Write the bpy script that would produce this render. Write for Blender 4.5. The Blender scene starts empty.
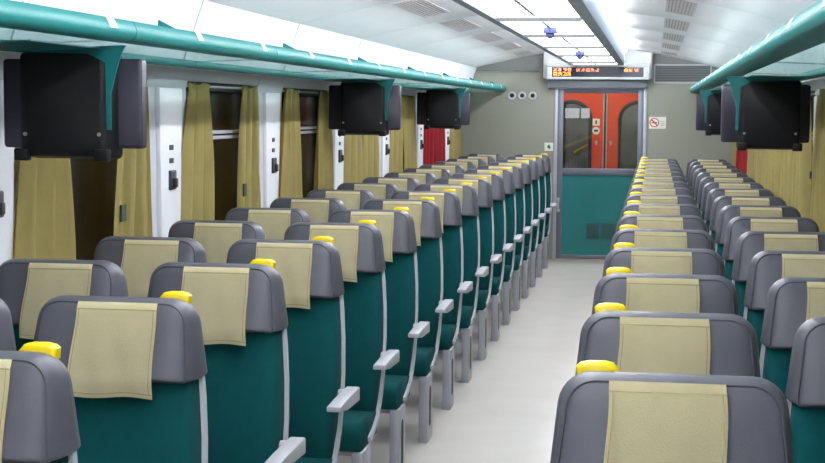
import bpy, bmesh, math, random
from mathutils import Matrix, Vector
random.seed(7)
C = bpy.context.scene.collection
S = bpy.context.scene

# ------------------------------------------------------------------ camera, world, exposure
# x = 0 is the middle of the aisle, +y runs down the coach, z = 0 is the floor
FPX, VX, VY, CAM = 1500.0, 655.0, 111.6, Vector((0.62, 0.0, 1.613))
d = Vector((VX - 412.5, 231.5 - VY, FPX)).normalized()          # world +y seen from the camera (right, up, forward)
zz = Vector((0, d.z, -d.y)).normalized()
xx = Vector((zz.y * d.z - zz.z * d.y, zz.z * d.x - zz.x * d.z, zz.x * d.y - zz.y * d.x))
roll = math.radians(0.42)                                       # the photographer held the camera very slightly tilted
zz, xx = zz * math.cos(roll) + xx * math.sin(roll), xx * math.cos(roll) - zz * math.sin(roll)
cam = bpy.data.cameras.new('camera'); co = bpy.data.objects.new('camera', cam); C.objects.link(co)
right, up, fwd = (Vector((xx[i], d[i], zz[i])) for i in range(3))
M = Matrix((right, up, -fwd)).transposed().to_4x4(); M.translation = CAM
co.matrix_world = M
cam.sensor_width = 36.0; cam.lens = 36.0 * FPX / 825.0; cam.clip_start = 0.05
S.camera = co
w = bpy.data.worlds.new('night'); S.world = w; w.use_nodes = True
w.node_tree.nodes['Background'].inputs[0].default_value = (0.01, 0.012, 0.015, 1)
w.node_tree.nodes['Background'].inputs[1].default_value = 0.3
S.view_settings.view_transform = 'Standard'; S.view_settings.look = 'None'
S.view_settings.gamma = 1.0; S.view_settings.use_curve_mapping = False
S.view_settings.exposure = 0.0
CEIL_LIGHT, SIDE_LIGHT, RACK_LIGHT, VEST_LIGHT = 6.3, 80.0, 10.0, 40.0

# ------------------------------------------------------------------ materials
def lin(c):
    return tuple(((v / 255) / 12.92 if v / 255 <= 0.04045 else ((v / 255 + 0.055) / 1.055) ** 2.4) for v in c) + (1,)
MATS = {}
def mat(name, rgb, rough=0.5, metal=0.0, var=0.06, scale=8.0, bump=0.0, bscale=200.0, sheen=0.0, coat=0.0, stretch=None, spec=0.5):
    m = bpy.data.materials.new(name); m.use_nodes = True; nt = m.node_tree; b = nt.nodes['Principled BSDF']
    tc = nt.nodes.new('ShaderNodeTexCoord'); n = nt.nodes.new('ShaderNodeTexNoise'); n.inputs['Scale'].default_value = scale
    n.inputs['Detail'].default_value = 4
    src = tc.outputs['Object']
    if stretch:
        mp = nt.nodes.new('ShaderNodeMapping'); mp.inputs['Scale'].default_value = stretch
        nt.links.new(src, mp.inputs[0]); src = mp.outputs[0]
    nt.links.new(src, n.inputs['Vector'])
    r = nt.nodes.new('ShaderNodeValToRGB'); c = lin(rgb)
    r.color_ramp.elements[0].position = 0.3; r.color_ramp.elements[1].position = 0.7
    r.color_ramp.elements[0].color = tuple(x * (1 - var) for x in c[:3]) + (1,)
    r.color_ramp.elements[1].color = tuple(min(1, x * (1 + var)) for x in c[:3]) + (1,)
    nt.links.new(n.outputs['Fac'], r.inputs[0]); nt.links.new(r.outputs[0], b.inputs['Base Color'])
    b.inputs['Roughness'].default_value = rough; b.inputs['Metallic'].default_value = metal
    b.inputs['Specular IOR Level'].default_value = spec; b.inputs['Sheen Weight'].default_value = sheen; b.inputs['Coat Weight'].default_value = coat
    if bump:
        n2 = nt.nodes.new('ShaderNodeTexNoise'); n2.inputs['Scale'].default_value = bscale
        nt.links.new(src, n2.inputs['Vector'])
        bp = nt.nodes.new('ShaderNodeBump'); bp.inputs['Strength'].default_value = bump; bp.inputs['Distance'].default_value = 0.002
        nt.links.new(n2.outputs['Fac'], bp.inputs['Height']); nt.links.new(bp.outputs[0], b.inputs['Normal'])
    MATS[name] = m
    return m
def emit(name, rgb, strength):
    m = bpy.data.materials.new(name); m.use_nodes = True; b = m.node_tree.nodes['Principled BSDF']
    b.inputs['Base Color'].default_value = lin(rgb); b.inputs['Emission Color'].default_value = lin(rgb)
    b.inputs['Emission Strength'].default_value = strength; MATS[name] = m
    return m
def glass(name, rgb, rough, alpha):
    m = bpy.data.materials.new(name); m.use_nodes = True; nt = m.node_tree; nt.nodes.clear()
    o = nt.nodes.new('ShaderNodeOutputMaterial'); mx = nt.nodes.new('ShaderNodeMixShader')
    t = nt.nodes.new('ShaderNodeBsdfTransparent'); t.inputs[0].default_value = lin(rgb)
    g = nt.nodes.new('ShaderNodeBsdfGlossy'); g.inputs['Roughness'].default_value = rough
    mx.inputs[0].default_value = alpha
    nt.links.new(t.outputs[0], mx.inputs[1]); nt.links.new(g.outputs[0], mx.inputs[2]); nt.links.new(mx.outputs[0], o.inputs[0])
    MATS[name] = m
    return m
mat('grey_leather', (78, 78, 86), 0.42, var=0.04, spec=0.35, scale=14, bump=0.25, bscale=350)
mat('seam', (62, 62, 70), 0.6)
mat('teal_fabric', (0, 68, 70), 0.9, spec=0.2, var=0.06, scale=30, bump=0.3, bscale=500)
mat('trim_plastic', (182, 186, 194), 0.4, var=0.03)
mat('arm_plastic', (168, 168, 175), 0.42, var=0.04)
mat('pedestal_metal', (165, 166, 174), 0.4, metal=0.2, var=0.05)
mat('slot_dark', (28, 28, 32), 0.7)
mat('yellow_plastic', (228, 200, 0), 0.35, var=0.03)
mat('cover_cloth', (228, 217, 176), 0.9, var=0.025, scale=22, bump=0.5, bscale=420)
mat('hem_cloth', (188, 170, 122), 0.9, var=0.06, scale=30, bump=0.4, bscale=420)
mat('curtain_olive', (190, 174, 110), 0.9, var=0.06, scale=10, bump=0.3, bscale=300)
mat('curtain_red', (165, 12, 28), 0.85, var=0.08, scale=10, bump=0.3, bscale=300)
mat('tag_green', (48, 66, 42), 0.8)
mat('floor_vinyl', (200, 195, 189), 0.33, var=0.05, scale=3, bump=0.08, bscale=120)
mat('ceiling_white', (226, 228, 230), 0.5, var=0.02, scale=2)
mat('wall_white', (232, 232, 238), 0.4, var=0.02, scale=2)
mat('wall_grey', (198, 199, 205), 0.45, var=0.03, scale=3)
mat('wall_lower', (160, 160, 160), 0.6, var=0.05)
mat('end_wall', (150, 151, 138), 0.45, var=0.03, scale=3, bump=0.05)
mat('end_dark', (126, 128, 126), 0.5, var=0.04)
mat('rail_grey', (150, 168, 184), 0.45, metal=0.1, var=0.03)
mat('teal_paint', (10, 124, 122), 0.5, var=0.04)
mat('teal_dark', (8, 104, 104), 0.35, var=0.05)
mat('tag_white', (240, 240, 232), 0.5, var=0.02)
mat('tag_print', (196, 176, 120), 0.6)
mat('tv_black', (11, 11, 15), 0.5, var=0.1, spec=0.35)
mat('tv_wing', (50, 48, 60), 0.35, var=0.05)
mat('screw', (190, 190, 195), 0.3, metal=0.8)
mat('window_black', (5, 6, 8), 0.25)
mat('frame_dark', (30, 31, 34), 0.5)
mat('aluminium', (180, 184, 192), 0.4, metal=0.2, var=0.04)
mat('door_frame_grey', (112, 115, 128), 0.4, metal=0.3, var=0.03)
mat('door_teal', (14, 112, 112), 0.4, var=0.04)
mat('grille_teal', (50, 88, 88), 0.6)
mat('orange_paint', (222, 70, 30), 0.35, var=0.05)
mat('rubber', (34, 36, 44), 0.7)
mat('paper', (205, 205, 222), 0.7, var=0.04)
mat('sign_red', (190, 40, 50), 0.5)
mat('sign_green', (30, 120, 60), 0.5)
mat('sign_dark', (45, 45, 50), 0.5)
mat('vent_grey', (196, 192, 192), 0.6, var=0.03)
mat('vent_dark', (160, 155, 155), 0.7, var=0.1)
mat('grille_dark', (90, 93, 97), 0.5, var=0.04)
mat('dome_blue', (84, 90, 140), 0.25, var=0.05)
mat('sign_face', (34, 34, 58), 0.15, var=0.2, scale=5)
mat('sign_case', (205, 212, 214), 0.4, var=0.02)
mat('header_grey', (132, 138, 148), 0.4, metal=0.2)
mat('gangway', (140, 148, 150), 0.5, var=0.35, scale=5)
mat('gang_yellow', (205, 180, 60), 0.5)
emit('diffuser', (250, 252, 255), CEIL_LIGHT)
emit('side_lamp', (250, 252, 255), SIDE_LIGHT)
emit('rack_lamp', (250, 252, 255), RACK_LIGHT)
emit('vest_lamp', (255, 250, 240), VEST_LIGHT)
emit('led_orange', (255, 140, 50), 3.0)
emit('led_pale', (255, 150, 110), 1.8)
glass('rack_glass', (222, 234, 232), 0.2, 0.22)
glass('door_glass', (225, 230, 228), 0.03, 0.07)

# ------------------------------------------------------------------ mesh helpers
def finish(bm, name, m, smooth=False, sharp=35):
    bmesh.ops.recalc_face_normals(bm, faces=bm.faces)
    me = bpy.data.meshes.new(name); bm.to_mesh(me); bm.free()
    me.materials.append(MATS[m])
    if smooth:
        for p in me.polygons: p.use_smooth = True
        me.set_sharp_from_angle(angle=math.radians(sharp))
    return me
def add_box(bm, x0, x1, y0, y1, z0, z1, bev=0.0, seg=2):
    vs = [bm.verts.new(v) for v in ((x0,y0,z0),(x1,y0,z0),(x1,y1,z0),(x0,y1,z0),(x0,y0,z1),(x1,y0,z1),(x1,y1,z1),(x0,y1,z1))]
    fs = [bm.faces.new([vs[i] for i in f]) for f in ((3,2,1,0),(4,5,6,7),(0,1,5,4),(1,2,6,5),(2,3,7,6),(3,0,4,7))]
    if bev:
        es = list({e for f in fs for e in f.edges})
        bmesh.ops.bevel(bm, geom=es, offset=bev, segments=seg, affect='EDGES', profile=0.5)
def box(name, m, *a, bev=0.0, seg=2):
    bm = bmesh.new(); add_box(bm, *a, bev=bev, seg=seg)
    return finish(bm, name, m, bev > 0)
def add_loft(bm, rings, cap=True, closed=True):
    R = [[bm.verts.new(p) for p in r] for r in rings]
    n = len(R[0])
    for a, b in zip(R, R[1:]):
        for i in range(n if closed else n - 1):
            j = (i + 1) % n
            bm.faces.new((a[i], a[j], b[j], b[i]))
    if cap:
        bm.faces.new(R[0]); bm.faces.new(R[-1])
def loft(name, m, rings, cap=True, closed=True, smooth=True, sharp=35):
    bm = bmesh.new(); add_loft(bm, rings, cap, closed)
    return finish(bm, name, m, smooth, sharp)
def add_prism(bm, pts, axis, a, b):
    def P(p, t): return {'x': (t, p[0], p[1]), 'y': (p[0], t, p[1]), 'z': (p[0], p[1], t)}[axis]
    add_loft(bm, [[P(p, a) for p in pts], [P(p, b) for p in pts]])
def prism(name, m, pts, axis, a, b, smooth=False, bev=0.0):
    bm = bmesh.new(); add_prism(bm, pts, axis, a, b)
    if bev: bmesh.ops.bevel(bm, geom=bm.edges[:], offset=bev, segments=2, affect='EDGES', profile=0.5)
    return finish(bm, name, m, smooth or bev > 0)
def add_tube(bm, path, r, n=8, closed=False):
    rings = []; L = len(path)
    for i, p in enumerate(path):
        p = Vector(p)
        q0 = Vector(path[(i - 1) % L if closed else max(i - 1, 0)]); q1 = Vector(path[(i + 1) % L if closed else min(i + 1, L - 1)])
        t = (q1 - q0).normalized(); u = t.orthogonal().normalized() if i == 0 else (u - t * u.dot(t)).normalized()
        v = t.cross(u)
        rings.append([p + u * r * math.cos(k * 2 * math.pi / n) + v * r * math.sin(k * 2 * math.pi / n) for k in range(n)])
    if closed: add_loft(bm, rings + [rings[0]], cap=False); bmesh.ops.remove_doubles(bm, verts=bm.verts, dist=1e-6)
    else: add_loft(bm, rings)
def tube(name, m, path, r, n=8, closed=False):
    bm = bmesh.new(); add_tube(bm, path, r, n, closed); return finish(bm, name, m, True)
def disc_pts(cx, cz, r, n=24, a0=0, a1=2 * math.pi):
    return [(cx + r * math.cos(a0 + (a1 - a0) * i / n), cz + r * math.sin(a0 + (a1 - a0) * i / n)) for i in range(n)]
def rpoly(corners, radii, seg=5):
    out = []; n = len(corners)
    for i in range(n):
        p = Vector(corners[i]); a = (Vector(corners[i - 1]) - p).normalized(); b = (Vector(corners[(i + 1) % n]) - p).normalized()
        ang = a.angle(b); r = radii[i]; t = r / math.tan(ang / 2)
        c = p + (a + b).normalized() * (r / math.sin(ang / 2))
        s, e = p + a * t - c, p + b * t - c
        tot = s.angle(e); sg = 1 if s.cross(e) > 0 else -1; a0 = math.atan2(s.y, s.x)
        for k in range(seg + 1):
            th = a0 + sg * tot * k / seg
            out.append((c.x + r * math.cos(th), c.y + r * math.sin(th)))
    return out

# ------------------------------------------------------------------ object helpers
def ob(name, me, parent=None, loc=(0, 0, 0), **props):
    o = bpy.data.objects.new(name, me); C.objects.link(o); o.location = loc
    if parent: o.parent = parent
    for k, v in props.items(): o[k] = v
    return o
def struct(name, me, parent=None, **kw):
    return ob(name, me, parent, kind='structure', **kw)
def thing(name, label, cat, loc=(0, 0, 0), group=None, rz=0.0):
    o = bpy.data.objects.new(name, None); C.objects.link(o); o.location = loc; o.rotation_euler.z = rz
    o.empty_display_size = 0.1
    o['label'] = label; o['category'] = cat
    if group: o['group'] = group
    return o
def dup(root, loc, label, group=None):
    r = root.copy(); C.objects.link(r); r.location = loc; r['label'] = label
    if group: r['group'] = group
    for ch in list(root.children):
        c = ch.copy(); C.objects.link(c); c.parent = r
        for g in list(ch.children):
            e = g.copy(); C.objects.link(e); e.parent = c
    return r
ORD = ['first', 'second', 'third', 'fourth', 'fifth', 'sixth', 'seventh', 'eighth', 'ninth', 'tenth', 'eleventh', 'twelfth',
       'thirteenth', 'fourteenth', 'fifteenth', 'sixteenth', 'seventeenth']

# ------------------------------------------------------------------ the coach shell
YE, YN = 16.3, -1.2
MOD, Y0 = 1.765, 4.5                                    # bay length, and one bay joint
JOINTS = [Y0 + MOD * k for k in range(-3, 7)]           # -0.795 ... 15.09
BAYS = list(zip(JOINTS, JOINTS[1:] + [YE]))
struct('floor', box('floor', 'floor_vinyl', -1.6, 1.6, YN, YE + 2.6, -0.06, 0))
def vault(x): return 2.29 - 0.127 * x * x
XS = [1.30 - (1.30 - 0.20) * i / 14 for i in range(15)]
# backing skin of the ceiling, then one sheet per bay and side as pieces of it
sk = [(-1.62, 2.42), (1.62, 2.42), (1.62, 2.48), (-1.62, 2.48)]
ceil = struct('ceiling', prism('ceiling', 'ceiling_white', sk, 'y', YN, YE + 2.6))
for a, b in BAYS:
    for s in (-1, 1):
        n = 10; rings = []; L = b - a
        for j in range(n + 1):
            t = j / n; e = min(t, 1 - t)
            dz = -0.024 * max(0, 1 - e / 0.24) ** 2                  # the sheet rolls down a little at each joint
            rings.append([(s * x, a + 0.004 + t * (L - 0.008), vault(x) + dz * (1 - (x / 1.3) ** 4)) for x in XS] +
                         [(s * x, a + 0.004 + t * (L - 0.008), vault(x) + dz * (1 - (x / 1.3) ** 4) + 0.02) for x in reversed(XS)])
        ob('ceiling_panel', loft('ceiling_panel', 'ceiling_white', rings, sharp=60), ceil)
# side walls: lower wall, window zone with openings, upper wall panels per bay
WX = 1.48
def side(s, nm):
    wl = struct('wall_' + nm, prism('wall_' + nm, 'wall_lower', [(s * WX, 0), (s * WX, 0.72), (s * (WX + 0.12), 0.72), (s * (WX + 0.12), 0)], 'y', YN, YE))
    hd = [(s * 1.445, 1.81), (s * 1.462, 1.735), (s * (WX + 0.12), 1.735), (s * (WX + 0.12), 2.45), (s * 1.55, 2.45)]
    ob('header_panel', prism('header_panel', 'wall_grey', hd, 'y', YN, YE), wl)
    for a, b in BAYS:
        pts = [(s * 1.392, 1.816), (s * 1.30, 2.078), (s * 1.315, 2.085), (s * 1.41, 1.816)]
        ob('wall_panel', prism('wall_panel', 'wall_white', pts, 'y', a + 0.009, b - 0.009), wl)
    ob('sill', box('sill', 'wall_white', *sorted((s * (WX - 0.03), s * (WX + 0.12))), YN, YE, 0.70, 0.735, bev=0.008), wl)
side(-1, 'left'); side(1, 'right')
# end wall with a door opening
DX0, DX1 = -0.452, 0.534
we = struct('wall_far', box('wall_far', 'end_wall', -1.62, DX0, YE, YE + 0.08, 0, 2.45))
ob('wall_section', box('wall_section', 'end_wall', DX1, 1.62, YE, YE + 0.08, 0, 2.45), we)
ob('wall_section', box('wall_section', 'end_wall', DX0, DX1, YE, YE + 0.08, 1.87, 2.45), we)
ob('ledge', box('ledge', 'end_dark', -1.30, -0.62, YE - 0.03, YE, 2.038, 2.058, bev=0.006), we)
ob('arch_panel', prism('arch_panel', 'end_dark', [(-1.28, 2.06), (-0.60, 2.06), (-0.60, 2.17), (-0.62, 2.20), (-0.65, 2.215), (-0.9, 2.175), (-1.1, 2.125), (-1.28, 2.07)], 'y', YE - 0.012, YE), we)
ob('arch_panel', prism('arch_panel', 'end_dark', [(1.28, 2.07), (1.1, 2.125), (0.9, 2.175), (0.66, 2.215), (0.63, 2.205), (0.612, 2.18), (0.612, 2.13), (1.28, 2.06)], 'y', YE - 0.012, YE), we)
bm = bmesh.new()
for a in ((0.60, 1.2, 1.914, 1.928), (0.60, 1.2, 2.102, 2.116), (0.60, 0.614, 1.914, 2.116), (1.19, 1.204, 1.914, 2.116)):
    add_box(bm, a[0], a[1], YE - 0.022, YE, a[2], a[3])
gf = ob('grille_frame', finish(bm, 'grille_frame', 'wall_grey'), we)
for i in range(9):
    z = 1.936 + i * 0.0185
    ob('grille_slat', box('grille_slat', 'grille_dark', 0.614, 1.19, YE - 0.014, YE, z, z + 0.013), gf)
# white bulkhead round the sign
ob('bulkhead', box('bulkhead', 'ceiling_white', -0.575, 0.585, YE - 0.10, YE, 1.955, 2.31, bev=0.02), we)
struct('wall_near', box('wall_near', 'end_wall', -1.62, 1.62, YN - 0.08, YN, 0, 2.45))
# vestibule behind the end wall
VY1 = YE + 1.45
vl = struct('wall_vestibule', box('wall_vestibule', 'wall_grey', -1.20, -1.14, YE + 0.08, VY1, 0, 2.42))
ob('wall_section', box('wall_section', 'wall_grey', 1.14, 1.20, YE + 0.08, VY1, 0, 2.42), vl)
ob('wall_section', box('wall_section', 'orange_paint', -1.14, 1.14, VY1, VY1 + 0.06, 2.06, 2.42), vl)
struct('ceiling_vestibule', box('ceiling_vestibule', 'ceiling_white', -1.14, 1.14, YE + 0.08, VY1 + 1.1, 2.36, 2.41))

# ------------------------------------------------------------------ windows and pillars
def window(n, s, a, b):
    """opening between two pillars from y = a to y = b"""
    x = s * (WX + 0.045)
    fr = bmesh.new()
    def fb(y0, y1, z0, z1): add_box(fr, *sorted((s * (WX + 0.005), s * (WX + 0.075))), y0, y1, z0, z1, bev=0.006)
    fb(a - 0.02, a + 0.03, 0.735, 1.735); fb(b - 0.03, b + 0.02, 0.735, 1.735); fb(a, b, 0.735, 0.775); fb(a, b, 1.695, 1.735)
    o = struct('window_%d' % n, finish(fr, 'window_frame', 'frame_dark', True))
    ob('pane', box('pane', 'window_black', *sorted((s * (WX + 0.05), s * (WX + 0.06))), a + 0.02, b - 0.02, 0.76, 1.71), o)
    for z in (1.462, 1.488):
        ob('mullion', box('mullion', 'aluminium', *sorted((s * (WX + 0.015), s * (WX + 0.05))), a + 0.03, b - 0.03, z, z + 0.017, bev=0.004), o)
    ob('curtain_rail', tube('curtain_rail', 'aluminium', [(s * (WX - 0.004), a - 0.03, 1.715), (s * (WX - 0.004), b + 0.03, 1.715)], 0.006), o)
    return o
def pillar(n, s, y, wd=0.54):
    p0, p1 = y - wd / 2, y + wd / 2
    X = lambda v: s * v
    bm = bmesh.new()
    add_loft(bm, [[(X(WX - 0.012), p0, 0.735), (X(WX - 0.012), p1, 0.735), (X(WX + 0.11), p1, 0.735), (X(WX + 0.11), p0, 0.735)],
                  [(X(WX - 0.012), p0, 1.70), (X(WX - 0.012), p1, 1.70), (X(WX + 0.11), p1, 1.70), (X(WX + 0.11), p0, 1.70)],
                  [(X(WX - 0.03), p0, 1.775), (X(WX - 0.03), p1, 1.775), (X(WX + 0.11), p1, 1.775), (X(WX + 0.11), p0, 1.775)]])
    o = struct('trim_%d' % n, finish(bm, 'pillar', 'wall_grey'))
    # raised white cover strip, wider at the top
    zt, zb, yt, yb = 1.70, 0.75, 0.155, 0.115
    bm = bmesh.new()
    add_loft(bm, [[(X(WX - 0.030), y - yb, zb), (X(WX - 0.030), y + yb, zb), (X(WX - 0.005), y + yb, zb), (X(WX - 0.005), y - yb, zb)],
                  [(X(WX - 0.034), y - yt, zt), (X(WX - 0.034), y + yt, zt), (X(WX - 0.005), y + yt, zt), (X(WX - 0.005), y - yt, zt)]])
    bmesh.ops.bevel(bm, geom=bm.edges[:], offset=0.006, segments=2, affect='EDGES', profile=0.5)
    ob('cover_strip', finish(bm, 'cover_strip', 'wall_white', True), o)
    xs = sorted((X(WX - 0.044), X(WX - 0.028)))
    hk = ob('coat_hook', box('coat_hook', 'sign_dark', *xs, y - 0.04, y + 0.04, 1.26, 1.345, bev=0.006), o)
    ob('hook_finger', box('hook_finger', 'sign_dark', *sorted((X(WX - 0.060), X(WX - 0.04))), y - 0.014, y + 0.014, 1.27, 1.31, bev=0.005), hk)
    for z in (1.375, 1.432):
        ob('sticker', box('sticker', 'sign_dark', *sorted((X(WX - 0.036), X(WX - 0.03))), y - 0.03, y + 0.02, z, z + 0.022), o)
    return o
WIN = []
n = 0
for k, (a, b) in enumerate(BAYS):
    if b < 4: continue
    for s in (-1, 1):
        n += 1
        WIN.append((s, a, b)); window(n, s, a + 0.27, min(b - 0.27, YE - 0.05))
n = 0
for yj in JOINTS:
    if yj < 2.5: continue
    for s in (-1, 1):
        n += 1; pillar(n, s, yj)
# plain wall infill nearer than the first window seen
for s in (-1, 1):
    n += 1
    struct('trim_%d' % n, box('window_infill', 'wall_grey', *sorted((s * (WX + 0.0), s * (WX + 0.11))), YN, 2.5, 0.735, 1.735))

# curtains: pleated cloth, gathered at the top
def curtain(s, t0, t1, b0, b1, ztop, zbot, folds, name_mat, seed, amp=0.021, base=0.032):
    rnd = random.Random(seed); ph = rnd.uniform(0, 6.28); N = folds * 8; Zs = 14
    bm = bmesh.new()
    rows = []
    for j in range(Zs + 1):
        t = j / Zs; z = ztop + (zbot - ztop) * t
        e = min(1, t * 1.6) ** 0.8
        y0, y1 = t0 + (b0 - t0) * e, t1 + (b1 - t1) * e
        A = amp * (0.55 + 0.45 * min(1, t * 3))
        row = []
        for i in range(N + 1):
            q = i / N
            yy = y0 + (y1 - y0) * q + 0.010 * math.sin(q * folds * 4 * math.pi + ph)
            xo = A * math.sin(q * folds * 2 * math.pi + ph + 0.5 * math.sin(2.2 * t + seed)) + 0.004 * math.sin(q * 13 + 5 * t + seed)
            row.append((s * (WX - base + xo), yy, z))
        rows.append(row)
    V = [[bm.verts.new(p) for p in r] for r in rows]
    for a, b in zip(V, V[1:]):
        for i in range(N): bm.faces.new((a[i], a[i + 1], b[i + 1], b[i]))
    bmesh.ops.solidify(bm, geom=bm.faces[:], thickness=0.004)
    body = finish(bm, 'curtain_cloth', name_mat, True, 70)
    bm = bmesh.new(); V = []
    for j, z in enumerate((ztop - 0.008, ztop + 0.012, ztop + 0.024)):
        V.append([bm.verts.new((s * (WX - base + (0.010 + 0.003 * j) * math.sin(i / N * folds * 2 * math.pi + ph + 0.5 * math.sin(seed)) + 0.001), t0 + (t1 - t0) * i / N + 0.010 * math.sin(i / N * folds * 4 * math.pi + ph), z + 0.007 * math.sin(i * 1.1) * (j == 2))) for i in range(N + 1)])
    for a, b in zip(V, V[1:]):
        for i in range(N): bm.faces.new((a[i], a[i + 1], b[i + 1], b[i]))
    bmesh.ops.solidify(bm, geom=bm.faces[:], thickness=0.004)
    return body, finish(bm, 'curtain_heading', name_mat, True, 70)
def hang(s, t0, t1, b0, b1, folds, m, label, group=None, tag=None, seed=1, **kw):
    y = (t0 + t1) / 2
    body, head = curtain(s, t0 - y, t1 - y, b0 - y, b1 - y, 1.70, 0.76, folds, m, seed, **kw)
    o = thing('curtain', label, 'curtain', (0, y, 0), group)
    c = ob('curtain_cloth', body, o); ob('curtain_heading', head, o)
    if tag is not None:
        ob('cloth_tag', box('cloth_tag', 'tag_green', *sorted((s * (WX - 0.060), s * (WX - 0.052))), tag - y - 0.025, tag - y + 0.025, 1.17, 1.235), c)
NBAY = len(WIN) // 2
for i, (s, a, b) in enumerate(WIN):
    bay = i // 2; last = b > YE - 0.1
    near, far = a + 0.14, min(b - 0.27, YE - 0.06); ww = far - near; mid = (near + far) / 2
    red = b > 14.5 and not last
    m = 'curtain_red' if red else 'curtain_olive'
    if s < 0 and bay == 0: continue
    if s < 0 and bay <= 3:                               # open, dark pane between two gathered curtains
        l1 = ('olive curtain gathered beside the pillar, partly behind the large monitor', 'olive curtain bordering an open dark pane, just right of the widest white pillar',
              'olive curtain bordering an open dark pane, just right of the second widest white pillar')[bay - 1]
        l2 = ('olive curtain with green tag hanging below the large monitor', 'olive curtain with green tag beside the second widest white pillar',
              'olive curtain beside an open dark pane, next to the second monitor')[bay - 1]
        hang(s, near + 0.13, near + 0.43, near - 0.03, near + 0.50, 3, m, l1, seed=i)
        hang(s, far - 0.34, far - 0.05, far - 0.46, far, 3, m, l2, tag=(far - 0.40) if bay < 3 else None, seed=i + 40)
        continue
    if s > 0 and a < 5.5: continue
    nm = 'round vents' if s < 0 else 'no-smoking sign'
    col = 'dark red' if red else 'olive'
    if last:
        hang(s, near + 0.04, far - 0.04, near, far, 7, m, 'olive curtain in the corner beside the end wall, %s side' % nm, seed=i)
        continue
    g, kw = 0.0, {}
    if s > 0:
        near, far, g, kw = a + 0.17, b - 0.16, 0.03, dict(amp=0.034, base=0.050)
        mid = (near + far) / 2 + 0.06
    o1, o2 = ORD[2 * (NBAY - bay) - 2], ORD[2 * (NBAY - bay) - 3]
    hang(s, near + 0.05 + 3 * g, mid - 0.01 - 4 * g, near, mid - 0.005, 3, m, '%s drawn curtain, %s curtain from the end wall, %s side' % (col, o1, nm), seed=i, **kw)
    hang(s, mid + 0.01 + 4 * g, far - 0.05 - 3 * g, mid + 0.005, far, 3, m, '%s drawn curtain, %s curtain from the end wall, %s side' % (col, o2, nm), seed=i + 40, **kw)

# ------------------------------------------------------------------ luggage racks
def rack(s, nm):
    off, zo, rear = (0.0, 0.008, 1.05) if s < 0 else (0.004, 0.002, 1.085)
    r = thing('luggage_rack', 'long teal overhead luggage rack on the ' + nm + ' side', 'luggage rack', (s * (0.98 + off), 0, 1.815 + zo))
    P = lambda x, z: (s * (x - 0.98), z - 1.815)
    lip = [P(*p) for p in ((0.994, 1.874), (0.987, 1.871), (0.978, 1.855), (0.974, 1.840), (0.978, 1.824), (0.992, 1.812), (rear - 0.04, 1.806), (rear, 1.809), (rear, 1.822), (1.02, 1.826), (1.0, 1.84), (0.999, 1.872))]
    for a, b in BAYS:
        l = ob('lip', loft('lip', 'teal_paint', [[(p[0], a + 0.003, p[1]) for p in lip], [(p[0], b - 0.003, p[1]) for p in lip]], sharp=50), r)
        for f in (0.38, 0.885):
            y = a + MOD * f
            if y > b - 0.05 or y < 2.2: continue
            xs = sorted((P(0.972, 0)[0], P(0.990, 0)[0]))
            t = ob('seat_tag', prism('seat_tag', 'tag_white', [P(0.986, 1.8725), P(0.9755, 1.854), P(0.972, 1.843), P(0.975, 1.842), P(0.979, 1.853), P(0.989, 1.871)], 'y', y - 0.03, y + 0.03), l)
        tri = [P(1.005, 1.83), P(1.005, 1.872), P(1.075, 1.908), P(1.08, 1.83)]
        ob('support_bracket', prism('support_bracket', 'teal_dark', tri, 'y', a + 0.50, a + 0.512), r)
        ob('rack_lamp', prism('rack_lamp', 'rack_lamp', [P(1.012, 1.838), P(1.036, 1.838), P(1.036, 1.852), P(1.012, 1.852)], 'y', a + 0.05, b - 0.05), r)
        sh = [P(rear, 1.811), P(1.392, 1.800), P(1.392, 1.806), P(rear, 1.818)]
        ob('shelf_panel', prism('shelf_panel', 'rack_glass', sh, 'y', a + 0.006, b - 0.006), r)
        rr = rpoly([P(1.335, 1.778), P(1.392, 1.778), P(1.392, 1.810), P(1.335, 1.810)], [0.012] * 4, 4)
        ob('rear_rail', prism('rear_rail', 'teal_paint', rr, 'y', a + 0.003, b - 0.003, True), r)
    return r
rack(-1, 'round vents'); rack(1, 'no-smoking sign')

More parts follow.
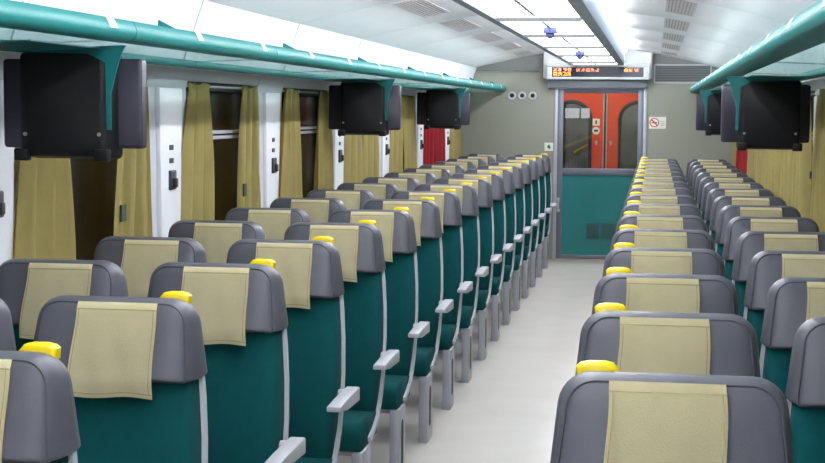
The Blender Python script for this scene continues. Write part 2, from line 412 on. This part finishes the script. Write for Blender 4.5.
# ------------------------------------------------------------------ monitors hung under the racks (we see their backs)
def monitor(s, y, label, dx=0.0, dz=0.0):
    o = thing('monitor', label, 'monitor', (s * (1.20 + dx), y, 1.455 + dz))
    def P(x, z): return (s * (x - 1.20), z - 1.455)
    wo = 1.425 if s < 0 else 1.385
    # screen half, wider, farther from us
    rings = []
    for yy, i in ((0.025, 0.008), (0.03, 0.0), (0.068, 0.0), (0.073, 0.008)):
        c = [P(0.965 + i, 1.485 + i), P(wo - i, 1.485 + i), P(wo - i, 1.765 - i), P(0.965 + i, 1.765 - i)]
        rings.append([(p[0], yy, p[1]) for p in rpoly(c, [0.012] * 4, 3)])
    w_ = ob('screen_housing', loft('screen_housing', 'tv_wing', rings), o)
    ob('screen', box('screen', 'window_black', *sorted((P(0.99, 0)[0], P(wo - 0.045, 0)[0])), 0.071, 0.077, 1.51 - 1.455, 1.74 - 1.455), w_)
    rings = []
    for yy, i in ((-0.07, 0.02), (-0.06, 0.006), (-0.04, 0.0), (0.03, -0.003), (0.052, -0.006)):
        c = [P(1.045 + i, 1.457 + i), P(1.335 - i, 1.457 + i), P(1.335 - i, 1.785 - i * 0.3), P(1.045 + i, 1.785 - i * 0.3)]
        rings.append([(p[0], yy, p[1]) for p in rpoly(c, [0.018] * 4, 4)])
    bc = ob('back_cover', loft('back_cover', 'tv_black', rings), o)
    for x, z in ((1.07, 1.53), (1.31, 1.53)):
        ob('screw', prism('screw', 'screw', [(p[0], p[1]) for p in disc_pts(*P(x, z), 0.006, 10)], 'y', -0.076, -0.062), bc)
    for x in (1.06, 1.32):
        ob('latch', box('latch', 'tv_black', *sorted((P(x - 0.022, 0)[0], P(x + 0.022, 0)[0])), -0.088, -0.05, -0.008, 0.03, bev=0.005), bc)
    # teal hanger plate with a curved gusset
    gus = [(0.978, 1.803)] + [(0.978 + 0.050 * (k / 8) ** 0.7, 1.803 - 0.15 * (k / 8)) for k in range(1, 9)] + [(1.028, 1.545), (1.041, 1.545), (1.044, 1.75), (1.10, 1.778), (1.33, 1.784), (1.33, 1.796), (1.09, 1.800)]
    ob('hanger_plate', prism('hanger_plate', 'teal_dark', [P(*p) for p in gus], 'y', -0.082, -0.074), o)
    ob('top_plate', box('top_plate', 'teal_dark', *sorted((P(1.05, 0)[0], P(1.325, 0)[0])), -0.07, 0.09, 1.786 - 1.455, 1.794 - 1.455), o)
    ob('mount_plate', prism('mount_plate', 'teal_dark', [P(1.06, 1.792), P(1.33, 1.786), P(1.33, 1.790), P(1.06, 1.796)], 'y', -0.60, -0.075), o)
    return o
monitor(-1, 4.49, 'large black monitor back hanging beside the white pillar, farthest from the end wall')
monitor(-1, 9.32, 'black monitor back under the rack, second from the round vents')
monitor(-1, 12.9, 'black monitor back hanging above the dark red curtain nearest the round vents')
monitor(1, 7.45, 'black monitor back farther from the no-smoking sign, beside bright pillar', -0.025, -0.018)
monitor(1, 12.0, 'small black monitor back nearer to the no-smoking sign on the end wall', -0.025, -0.018)

# ------------------------------------------------------------------ ceiling light trough, vents, domes
ZT = 2.10
tr = thing('ceiling_light', 'long glowing ceiling light trough with grey rails above the aisle', 'ceiling light', (0, 0, ZT))
YT0, YT1 = YN + 0.1, YE - 0.28
for s in (-1, 1):
    pts = [(s * 0.228, -0.004), (s * 0.290, 0.004), (s * 0.296, 0.165), (s * 0.280, 0.165), (s * 0.275, 0.03), (s * 0.228, 0.02)]
    ob('rail', prism('rail', 'rail_grey', pts, 'y', YT0, YT1), tr)
for s in (-1, 1):
    pts = [(s * 0.300, 0.140), (s * 0.312, 0.140), (s * 0.312, 0.160), (s * 0.300, 0.160)]
    ob('cove_lamp', prism('cove_lamp', 'side_lamp', pts, 'y', YT0, YT1), tr)
for a, b in BAYS:
    b = min(b, YT1)
    df = ob('diffuser', box('diffuser', 'diffuser', -0.228, 0.228, a + 0.012, b - 0.012, 0.006, 0.014), tr)
    ob('seam_bar', box('seam_bar', 'grille_dark', -0.228, 0.228, b - 0.012, b + 0.012, -0.014, 0.018), tr)
    ob('hinge_strip', box('hinge_strip', 'rail_grey', -0.008, 0.008, a + 0.30, b - 0.25, -0.002, 0.008), df)
    if a < 7.0:
        for k in range(8):
            y = a + 0.2 + k * 0.18
            ob('louvre', box('louvre', 'vent_grey', -0.19, 0.19, y, y + 0.012, 0.001, 0.007), df)
ob('end_cap', box('end_cap', 'rail_grey', -0.29, 0.29, YT1, YT1 + 0.015, -0.004, 0.165), tr)
for y in (8.93, 12.5):
    o = thing('ceiling_dome', 'small blue-grey dome under the ceiling light trough, ' + ('farther from the LED sign' if y < 10 else 'nearer to the LED sign'), 'dome', (0, y, ZT), 'domes under the light trough')
    bm = bmesh.new()
    add_loft(bm, [[(r * math.cos(k * math.pi / 10), r * math.sin(k * math.pi / 10), z) for k in range(20)] for r, z in ((0.040, 0.004), (0.042, -0.006), (0.040, -0.03), (0.030, -0.034))])
    ob('cap', finish(bm, 'cap', 'dome_blue', True), o)
    bm = bmesh.new()
    add_loft(bm, [[(0.026 * math.cos(t) * math.cos(k * math.pi / 10), 0.026 * math.cos(t) * math.sin(k * math.pi / 10), -0.034 - 0.030 * math.sin(t)) for k in range(20)] for t in (0, 0.4, 0.8, 1.2, 1.5)])
    ob('bubble', finish(bm, 'bubble', 'dome_blue', True), o)
for k, (a, b) in enumerate(BAYS):
    if b < 6: continue
    for s in (-1, 1):
        y0, y1 = a + 0.22, min(b, a + MOD) - 0.22
        if y1 > YE - 0.1: y1 = YE - 0.25
        o = thing('ceiling_vent', 'slotted ceiling air vent, %s from the end wall, %s side' % (ORD[len(BAYS) - 1 - k], 'round vents' if s < 0 else 'no-smoking sign'), 'vent',
                  (s * 0.755, (y0 + y1) / 2, vault(0.755)), 'ceiling air vents, ' + ('round vents' if s < 0 else 'no-smoking sign') + ' side')
        L = (y1 - y0) / 2; tilt = math.atan(2 * 0.127 * 0.755) * s
        o.rotation_euler.y = tilt
        bm = bmesh.new()
        for bx in ((-0.085, -0.072, -L, L), (0.072, 0.085, -L, L), (-0.085, 0.085, -L, -L + 0.013), (-0.085, 0.085, L - 0.013, L)):
            add_box(bm, bx[0], bx[1], bx[2], bx[3], -0.004, 0.006)
        ob('frame', finish(bm, 'frame', 'vent_grey'), o)
        ob('backing', box('backing', 'vent_dark', -0.075, 0.075, -L + 0.01, L - 0.01, -0.002, 0.003), o)
        for q in range(7):
            x = -0.066 + q * 0.0205
            ob('slat', box('slat', 'vent_grey', x, x + 0.012, -L + 0.013, L - 0.013, -0.0035, 0.0), o)

# ------------------------------------------------------------------ the door in the end wall
def rect_frame(x0, x1, z0, z1, t, y0, y1, bev=0.004):
    bm = bmesh.new()
    add_box(bm, x0, x0 + t, y0, y1, z0, z1, bev=bev); add_box(bm, x1 - t, x1, y0, y1, z0, z1, bev=bev)
    add_box(bm, x0 + t, x1 - t, y0, y1, z1 - t, z1, bev=bev)
    return bm
dr = struct('door_1', finish(rect_frame(DX0, DX1, 0, 1.88, 0.035, YE - 0.02, YE + 0.09, 0.002), 'door_jamb', 'aluminium', True))
X0, X1 = DX0 + 0.034, DX1 - 0.034
bm = rect_frame(X0, X1, 0.01, 1.865, 0.06, YE, YE + 0.05)
add_box(bm, X0 + 0.06, X1 - 0.06, YE, YE + 0.05, 0.925, 0.995, bev=0.004); add_box(bm, X0 + 0.06, X1 - 0.06, YE, YE + 0.05, 0.01, 0.056, bev=0.004)
lf = ob('door_leaf_frame', finish(bm, 'door_leaf_frame', 'door_frame_grey', True), dr)
ob('glass_pane', box('glass_pane', 'door_glass', X0 + 0.06, X1 - 0.06, YE + 0.02, YE + 0.03, 0.995, 1.82), lf)
tp = ob('lower_panel', box('lower_panel', 'door_teal', X0 + 0.06, X1 - 0.06, YE + 0.012, YE + 0.04, 0.056, 0.925), dr)
for gx in (-0.09, 0.075):
    bm = bmesh.new()
    for i in range(9): add_box(bm, gx, gx + 0.14, YE + 0.004, YE + 0.014, 0.235 + i * 0.019, 0.247 + i * 0.019)
    ob('vent_grille', finish(bm, 'vent_grille', 'grille_teal'), tp)
bm = bmesh.new(); add_tube(bm, [(X0 + 0.022, YE - 0.045, 0.52), (X0 + 0.022, YE - 0.045, 0.68)], 0.010)
add_box(bm, X0 + 0.006, X0 + 0.038, YE - 0.04, YE + 0.004, 0.53, 0.55); add_box(bm, X0 + 0.006, X0 + 0.038, YE - 0.04, YE + 0.004, 0.65, 0.67)
ob('handle', finish(bm, 'handle', 'aluminium', True), dr)
ob('header_box', box('header_box', 'header_grey', -0.515, 0.535, YE - 0.075, YE, 1.86, 1.95, bev=0.006), dr)
# LED sign
ls = thing('led_sign', 'long LED message sign with orange text above the end door', 'sign', (0, YE - 0.10, 1.95))
SX0, SX1 = -0.53, 0.553
bm = bmesh.new()
for a in ((SX0, SX1, 0.0, 0.026), (SX0, SX1, 0.128, 0.172), (SX0, -0.476, 0.026, 0.128), (0.492, SX1, 0.026, 0.128)):
    add_box(bm, a[0], a[1], -0.06, 0.0, a[2], a[3], bev=0.004)
ob('casing', finish(bm, 'casing', 'sign_case', True), ls)
fc = ob('sign_face', box('sign_face', 'sign_face', -0.476, 0.492, -0.05, -0.01, 0.026, 0.128), ls)
def dots(x0, x1, z0, rows, m, seed, dens, pitch=0.0085):
    rnd = random.Random(seed); bm = bmesh.new(); cx = x0; c = 0
    while cx < x1:
        if c % 6 != 5:
            for r_ in range(rows):
                if rnd.random() < dens: add_box(bm, cx, cx + pitch * 0.85, -0.053, -0.0495, z0 + r_ * pitch, z0 + r_ * pitch + pitch * 0.85)
        cx += pitch; c += 1
    ob('led_text', finish(bm, 'led_text', m), fc)
dots(-0.462, -0.385, 0.087, 4, 'led_pale', 1, 0.7); dots(-0.355, -0.275, 0.087, 4, 'led_pale', 2, 0.7)
dots(-0.462, -0.275, 0.038, 5, 'led_orange', 3, 0.8)
dots(-0.215, 0.02, 0.083, 4, 'led_pale', 4, 0.62)
dots(0.29, 0.37, 0.082, 4, 'led_orange', 5, 0.8); dots(0.395, 0.435, 0.082, 4, 'led_pale', 6, 0.7)
# things on the end wall
for x, wh in ((-0.915, 'farthest from the door'), (-0.805, 'middle one of three'), (-0.692, 'nearest the door')):
    o = thing('round_vent', 'small round vent with dark centre on the end wall, ' + wh, 'vent', (x, YE, 1.775), 'row of round vents on the end wall')
    bm = bmesh.new()
    add_loft(bm, [[(r * math.cos(k * math.pi / 14), y, r * math.sin(k * math.pi / 14)) for k in range(28)] for r, y in ((0.044, 0), (0.043, -0.010), (0.036, -0.014), (0.024, -0.010), (0.022, 0))], cap=False)
    ob('ring', finish(bm, 'ring', 'wall_grey', True), o)
    ob('core', prism('core', 'slot_dark', disc_pts(0, 0, 0.023), 'y', -0.006, 0), o)
o = thing('no_smoking_sign', 'white no-smoking sign with red ring on the end wall', 'sign', (0.648, YE, 1.43))
ob('plate', box('plate', 'tag_white', -0.09, 0.09, -0.006, 0, 0, 0.127), o)
bm = bmesh.new(); P1, P2 = disc_pts(-0.032, 0.066, 0.050, 32), disc_pts(-0.032, 0.066, 0.040, 32)
for i in range(32):
    j = (i + 1) % 32
    bm.faces.new([bm.verts.new((p[0], -0.008, p[1])) for p in (P1[i], P1[j], P2[j], P2[i])])
bm.faces.new([bm.verts.new((-0.032 + u, -0.0082, 0.066 + v)) for u, v in ((-0.036, 0.026), (-0.026, 0.036), (0.036, -0.026), (0.026, -0.036))])
ob('ring_print', finish(bm, 'ring_print', 'sign_red'), o)
ob('cigarette_print', box('cigarette_print', 'sign_dark', -0.062, -0.002, -0.0078, -0.006, 0.060, 0.070), o)
for z in (0.035, 0.055, 0.075): ob('text_line', box('text_line', 'vent_grey', 0.032, 0.078, -0.0075, -0.006, z, z + 0.008), o)
ob('top_strip', box('top_strip', 'vent_dark', -0.085, 0.085, -0.012, 0, 0.135, 0.15), o)
o = thing('notice', 'small white notice with green mark beside the end door', 'sign', (-0.508, YE, 1.18))
ob('plate', box('plate', 'tag_white', -0.047, 0.047, -0.006, 0, 0.0, 0.09), o)
ob('mark', prism('mark', 'sign_green', [(-0.018, 0.038), (0.010, 0.020), (0.020, 0.040), (0.006, 0.070), (-0.012, 0.062)], 'y', -0.008, -0.006), o)

# orange gangway doors at the end of the vestibule, seen through the glass
def arch(x0, x1, z0, z1, n=14):
    r = (x1 - x0) / 2; c = (x0 + x1) / 2
    return [(x0, z0), (x1, z0)] + [(c + r * math.cos(math.pi * k / n), z1 - r * 0.9 + r * 0.9 * math.sin(math.pi * k / n)) for k in range(n + 1)]
def holed(name, m, outer, hole, y0, y1):
    """rectangular leaf (x0, x1, z0, z1) with an arched hole"""
    x0, x1, z0, z1 = outer; bm = bmesh.new()
    hx0, hx1 = hole[0][0], hole[1][0]; hz0 = hole[0][1]
    add_box(bm, x0, hx0, y0, y1, z0, z1); add_box(bm, hx1, x1, y0, y1, z0, z1); add_box(bm, hx0, hx1, y0, y1, z0, hz0)
    top = hole[2:]
    for (ax, az), (bx, bz) in zip(top, top[1:]):
        add_prism(bm, [(ax, az), (bx, bz), (bx, z1), (ax, z1)], 'y', y0, y1)
    return finish(bm, name, m)
CX = 0.045
for i, s in enumerate((-1, 1)):
    e0, e1 = (-0.72, CX - 0.012) if s < 0 else (CX + 0.012, 0.81)
    h = arch(-0.56, -0.125, 0.75, 1.72) if s < 0 else arch(0.215, 0.66, 0.75, 1.72)
    o = struct('door_%d' % (2 + i), holed('orange_leaf', 'orange_paint', (e0, e1, 0.02, 2.06), h, VY1, VY1 + 0.05))
    # dark rubber seal and glass
    bm = bmesh.new(); add_tube(bm, [(p[0], VY1 - 0.004, p[1]) for p in h], 0.022, 6, closed=True)
    ob('window_seal', finish(bm, 'window_seal', 'rubber', True), o)
    ob('glass_pane', prism('glass_pane', 'door_glass', h, 'y', VY1 + 0.02, VY1 + 0.028), o)
    ex = CX - 0.022 if s < 0 else CX + 0.012
    ob('edge_strip', box('edge_strip', 'aluminium', ex, ex + 0.011, VY1 - 0.012, VY1 + 0.05, 0.02, 2.06), o)
    px = -0.055 if s < 0 else 0.115
    ob('latch', box('latch', 'aluminium', px - 0.012, px + 0.012, VY1 - 0.02, VY1, 1.215, 1.265, bev=0.005), o)
    if s < 0:
        ob('square_sticker', box('square_sticker', 'tag_white', -0.098, -0.018, VY1 - 0.005, VY1, 1.445, 1.525), o)
        ob('sticker_mark', box('sticker_mark', 'sign_dark', -0.068, -0.048, VY1 - 0.007, VY1 - 0.004, 1.465, 1.505), o)
        ob('round_sticker', prism('round_sticker', 'tag_white', disc_pts(-0.058, 1.385, 0.044), 'y', VY1 - 0.005, VY1), o)
        ob('sticker_mark', box('sticker_mark', 'sign_dark', -0.082, -0.034, VY1 - 0.007, VY1 - 0.004, 1.372, 1.398), o)
        for x0, x1 in ((-0.42, -0.255), (-0.235, -0.135)):
            ob('paper_notice', box('paper_notice', 'paper', x0, x1, VY1 - 0.03, VY1 - 0.026, 1.53, 1.645), o)
ob('door_gap', box('door_gap', 'rubber', CX - 0.012, CX + 0.012, VY1 + 0.01, VY1 + 0.04, 0.02, 2.06), vl)
# gangway beyond
gw = struct('wall_gangway', box('wall_gangway', 'gangway', -0.9, 0.9, VY1 + 1.0, VY1 + 1.06, 0, 2.36))
ob('wall_section', box('wall_section', 'rubber', -0.9, -0.43, VY1 + 0.25, VY1 + 0.30, 0, 2.36), gw)
ob('wall_section', box('wall_section', 'rubber', 0.72, 0.9, VY1 + 0.25, VY1 + 0.30, 0, 2.36), gw)
ob('grab_rail', tube('grab_rail', 'gang_yellow', [(-0.35, VY1 + 0.75, 1.10), (-0.10, VY1 + 0.75, 1.24)], 0.022), gw)
ob('lamp', box('lamp', 'vest_lamp', -0.35, 0.35, VY1 + 0.35, VY1 + 0.6, 2.345, 2.358), gw)
o = thing('vestibule_lamp', 'ceiling lamp above the orange doors beyond the glazed end door', 'ceiling light', (0.0, YE + 0.6, 2.345))
ob('diffuser', box('diffuser', 'vest_lamp', -0.4, 0.4, -0.15, 0.15, 0.0, 0.012), o)
ob('casing', box('casing', 'wall_grey', -0.42, 0.42, -0.17, 0.17, 0.006, 0.016), o)

# ------------------------------------------------------------------ seats (facing the camera)
HB, HT, HZ0, HZ1 = 0.215, 0.194, 0.966, 1.156
def hr_ring(yo, ix, iz):
    c = [(-(HB - ix), HZ0 + iz * 0.25), (HB - ix, HZ0 + iz * 0.25), (HT - ix, HZ1 - iz), (-(HT - ix), HZ1 - iz)]
    pts = rpoly(c, [0.007, 0.007, 0.064 - min(ix, 0.05) * 0.8, 0.064 - min(ix, 0.05) * 0.8], 7)
    out = []
    for x, z in pts:
        t = (HZ1 - z) / (HZ1 - HZ0)
        out.append((x, yo * (0.5 + 0.9 * t) if yo < 0 else yo - 0.012 * (1 - t), z))
    return out
def seat(aisle, kind, coff):
    """aisle: +1 when the aisle lies on the seat's +x side; parts share data between copies"""
    t = thing('train_seat', 'seat', 'seat')
    rings = [hr_ring(-0.070, 0.11, 0.06), hr_ring(-0.068, 0.06, 0.035), hr_ring(-0.063, 0.030, 0.018), hr_ring(-0.056, 0.019, 0.010),
             hr_ring(-0.046, 0.012, 0.005), hr_ring(-0.015, 0.004, 0.0), hr_ring(0.03, 0.0, 0.0), hr_ring(0.055, 0.004, 0.006), hr_ring(0.066, 0.018, 0.02)]
    h = ob('headrest', loft('headrest', 'grey_leather', rings, sharp=80), t)
    ob('piping', tube('piping', 'seam', hr_ring(-0.0565, 0.0175, 0.009), 0.0022, 6, closed=True), h)
    # backrest
    rings = []
    for z, wd, yf, yb in ((0.40, 0.198, -0.145, -0.02), (0.48, 0.206, -0.150, -0.01), (0.58, 0.212, -0.145, 0.0), (0.70, 0.215, -0.125, 0.012), (0.82, 0.212, -0.098, 0.024), (0.92, 0.204, -0.072, 0.036), (0.985, 0.198, -0.058, 0.042)):
        rings.append([(-wd + 0.012, yb, z), (wd - 0.012, yb, z), (wd, yb - 0.02, z), (wd, yf + 0.045, z), (wd - 0.006, yf + 0.014, z), (wd - 0.026, yf, z), (wd - 0.06, yf + 0.006, z), (0.07, yf + 0.014, z),
                      (-0.07, yf + 0.014, z), (-wd + 0.06, yf + 0.006, z), (-wd + 0.026, yf, z), (-wd + 0.006, yf + 0.014, z), (-wd, yf + 0.045, z), (-wd, yb - 0.02, z)])
    ob('backrest', loft('backrest', 'teal_fabric', rings, sharp=75), t)
    ob('back_shell', box('back_shell', 'trim_plastic', -0.188, 0.188, 0.022, 0.05, 0.36, 0.97, bev=0.012), t)
    # pale side trims running down the back and curving under the cushion
    path = [(0.026, 0.972), (0.020, 0.92), (0.008, 0.82), (-0.006, 0.70), (-0.022, 0.58), (-0.045, 0.50), (-0.080, 0.44), (-0.135, 0.395), (-0.21, 0.365), (-0.30, 0.345)]
    wid = [0.200, 0.206, 0.213, 0.216, 0.214, 0.212, 0.210, 0.210, 0.210, 0.209]
    for s in (-1, 1):
        rings = []
        for i, (y, z) in enumerate(path):
            a, b = path[max(i - 1, 0)], path[min(i + 1, len(path) - 1)]
            n_ = Vector((b[1] - a[1], -(b[0] - a[0]))).normalized() * 0.010
            x = wid[i]
            rings.append([(s * (x - 0.006), y - n_.x, z - n_.y), (s * (x + 0.009), y - n_.x, z - n_.y), (s * (x + 0.009), y + n_.x, z + n_.y), (s * (x - 0.006), y + n_.x, z + n_.y)])
        ob('side_trim', loft('side_trim', 'trim_plastic', rings, sharp=30), t)
    bm = bmesh.new()
    prof = [(-0.10, 0.325), (-0.42, 0.322), (-0.445, 0.33), (-0.458, 0.36), (-0.456, 0.40), (-0.44, 0.428), (-0.41, 0.440), (-0.30, 0.436), (-0.10, 0.420)]
    for_x = [(-0.207, 0.018), (-0.200, 0.004), (-0.18, 0.0), (0.18, 0.0), (0.200, 0.004), (0.207, 0.018)]
    cy, cz = -0.28, 0.38
    add_loft(bm, [[(x, y + (cy - y) * i * 1.2, z + (cz - z) * i * 5) for y, z in prof] for x, i in for_x])
    ob('cushion', finish(bm, 'cushion', 'teal_fabric', True, 70), t)
    ob('seat_pan', box('seat_pan', 'pedestal_metal', -0.19, 0.19, -0.40, -0.04, 0.300, 0.326, bev=0.004), t)
    # armrest on the aisle side of the seat, wedge shaped, on a pivot
    a = aisle
    x0, x1, ay0 = (0.236, 0.284, -0.355) if kind == 'aisle' else (0.226, 0.252, -0.355)
    bm = bmesh.new()
    add_loft(bm, [[(a * x0, ay0, 0.628), (a * x1, ay0, 0.628), (a * x1, ay0, 0.646), (a * x0, ay0, 0.646)],
                  [(a * x0, ay0 + 0.12, 0.612), (a * x1, ay0 + 0.12, 0.612), (a * x1, ay0 + 0.12, 0.652), (a * x0, ay0 + 0.12, 0.652)],
                  [(a * x0, -0.03, 0.606), (a * x1, -0.03, 0.606), (a * x1, -0.03, 0.655), (a * x0, -0.03, 0.655)]])
    bmesh.ops.bevel(bm, geom=bm.edges[:], offset=0.005, segments=2, affect='EDGES', profile=0.5)
    ar = ob('armrest', finish(bm, 'armrest', 'arm_plastic', True), t)
    ob('pivot', prism('pivot', 'arm_plastic', [(-0.055 + 0.02 * math.cos(k * math.pi / 6), 0.628 + 0.02 * math.sin(k * math.pi / 6)) for k in range(12)], 'x', a * 0.205, a * (x0 + 0.004)), ar)
    # pedestal: a slotted plate leg on the floor
    bm = bmesh.new(); add_box(bm, *sorted((a * 0.172, a * 0.216)), -0.445, -0.285, 0.0, 0.326, bev=0.005)
    pd = ob('pedestal', finish(bm, 'pedestal', 'pedestal_metal', True), t)
    ob('slot', prism('slot', 'slot_dark', rpoly([(-0.39, 0.07), (-0.34, 0.07), (-0.34, 0.27), (-0.39, 0.27)], [0.022] * 4, 4), 'x', a * 0.215, a * 0.2175), pd)
    if kind == 'window':
        for s in (-1,):
            ob('wall_bracket', box('wall_bracket', 'pedestal_metal', *sorted((-a * 0.20, -a * 0.318)), -0.40, -0.30, 0.29, 0.325, bev=0.003), t)
    # cream head cover with hems
    def cov(x, q):
        z = 1.150 + (0.932 - 1.150) * q; tt = (HZ1 - z) / (HZ1 - HZ0)
        y = -0.071 * (0.5 + 0.9 * min(tt, 1.0)) - 0.006 - 0.003 * math.sin(q * 5)
        if q < 0.05: y += 0.006 * (1 - q / 0.05)
        hw = 0.099 + 0.006 * q
        return (coff + x * hw + 0.002 * math.sin(7 * q), y - 0.006 * math.sin(x * 3.1 + 2.2 * q + 0.7 + 30 * coff) * q - 0.0045 * math.sin(x * 8 - 4 * q) * q * (1.2 - q) - 0.003, z + 0.002 * math.sin(4 * x) * q)
    bm = bmesh.new(); N = 16
    V = [[bm.verts.new(cov(-1 + 2 * i / N, j / N)) for i in range(N + 1)] for j in range(N + 1)]
    for r0, r1 in zip(V, V[1:]):
        for i in range(N): bm.faces.new((r0[i], r0[i + 1], r1[i + 1], r1[i]))
    bmesh.ops.solidify(bm, geom=bm.faces[:], thickness=0.003)
    cv = ob('head_cover', finish(bm, 'head_cover', 'cover_cloth', True, 60), t)
    bm = bmesh.new()
    def strip(pts, wv):
        for p, q in zip(pts, pts[1:]):
            A, B = Vector(cov(*p)) + Vector((0, -0.004, 0)), Vector(cov(*q)) + Vector((0, -0.004, 0)); W = Vector(wv)
            bm.faces.new([bm.verts.new(v) for v in (A, B, B + W, A + W)])
    strip([(-1 + 2 * i / N, 0.075) for i in range(N + 1)], (0, 0, 0.0022)); strip([(-1 + 2 * i / N, 0.955) for i in range(N + 1)], (0, 0, 0.0018))
    strip([(-0.94, 0.075 + 0.88 * i / N) for i in range(N + 1)], (0.0018, 0, 0)); strip([(0.94, 0.075 + 0.88 * i / N) for i in range(N + 1)], (-0.0018, 0, 0))
    ob('stitching', finish(bm, 'stitching', 'hem_cloth'), cv)
    if kind == 'aisle':
        rings = []
        for yy, ix, top in ((0.034, 0.010, 0.005), (0.037, 0.003, 0.010), (0.044, 0.0, 0.0125), (0.062, 0.0, 0.012), (0.070, 0.006, 0.006)):
            B = HZ1
            rings.append([(a * x, yy, z) for x, z in ((0.092 + ix, B - 0.014), (0.168 - ix, B - 0.018), (0.170 - ix, B + top * 0.2), (0.162 - ix, B + top * 0.75), (0.146, B + top), (0.118, B + top), (0.104 + ix, B + top * 0.75), (0.092 + ix, B - 0.004))])
        ob('grab_handle', loft('grab_handle', 'yellow_plastic', rings, sharp=50), t)
    return t
ROW0, PITCH = 2.62, 0.82
COLS = [(-0.655, +1, 'aisle', 17, 'round vents', 0.018), (-1.142, +1, 'window', 17, 'round vents', 0.026),
        (0.660, -1, 'aisle', 16, 'no-smoking sign', -0.010), (1.140, -1, 'window', 16, 'no-smoking sign', 0.0)]
for x, a, kind, rows, nm, coff in COLS:
    first = None
    for k in range(rows):
        lab = ('yellow-handled aisle seat' if kind == 'aisle' else 'window seat without yellow handle') + ', %s row from end wall, %s side' % (ORD[rows - 1 - k], nm)
        grp = '%s seats, %s side' % (kind, nm)
        loc = (x, ROW0 + PITCH * k, 0)
        if first is None:
            first = seat(a, kind, coff); first.location = loc; first['label'] = lab; first['group'] = grp
        else:
            dup(first, loc, lab, grp)
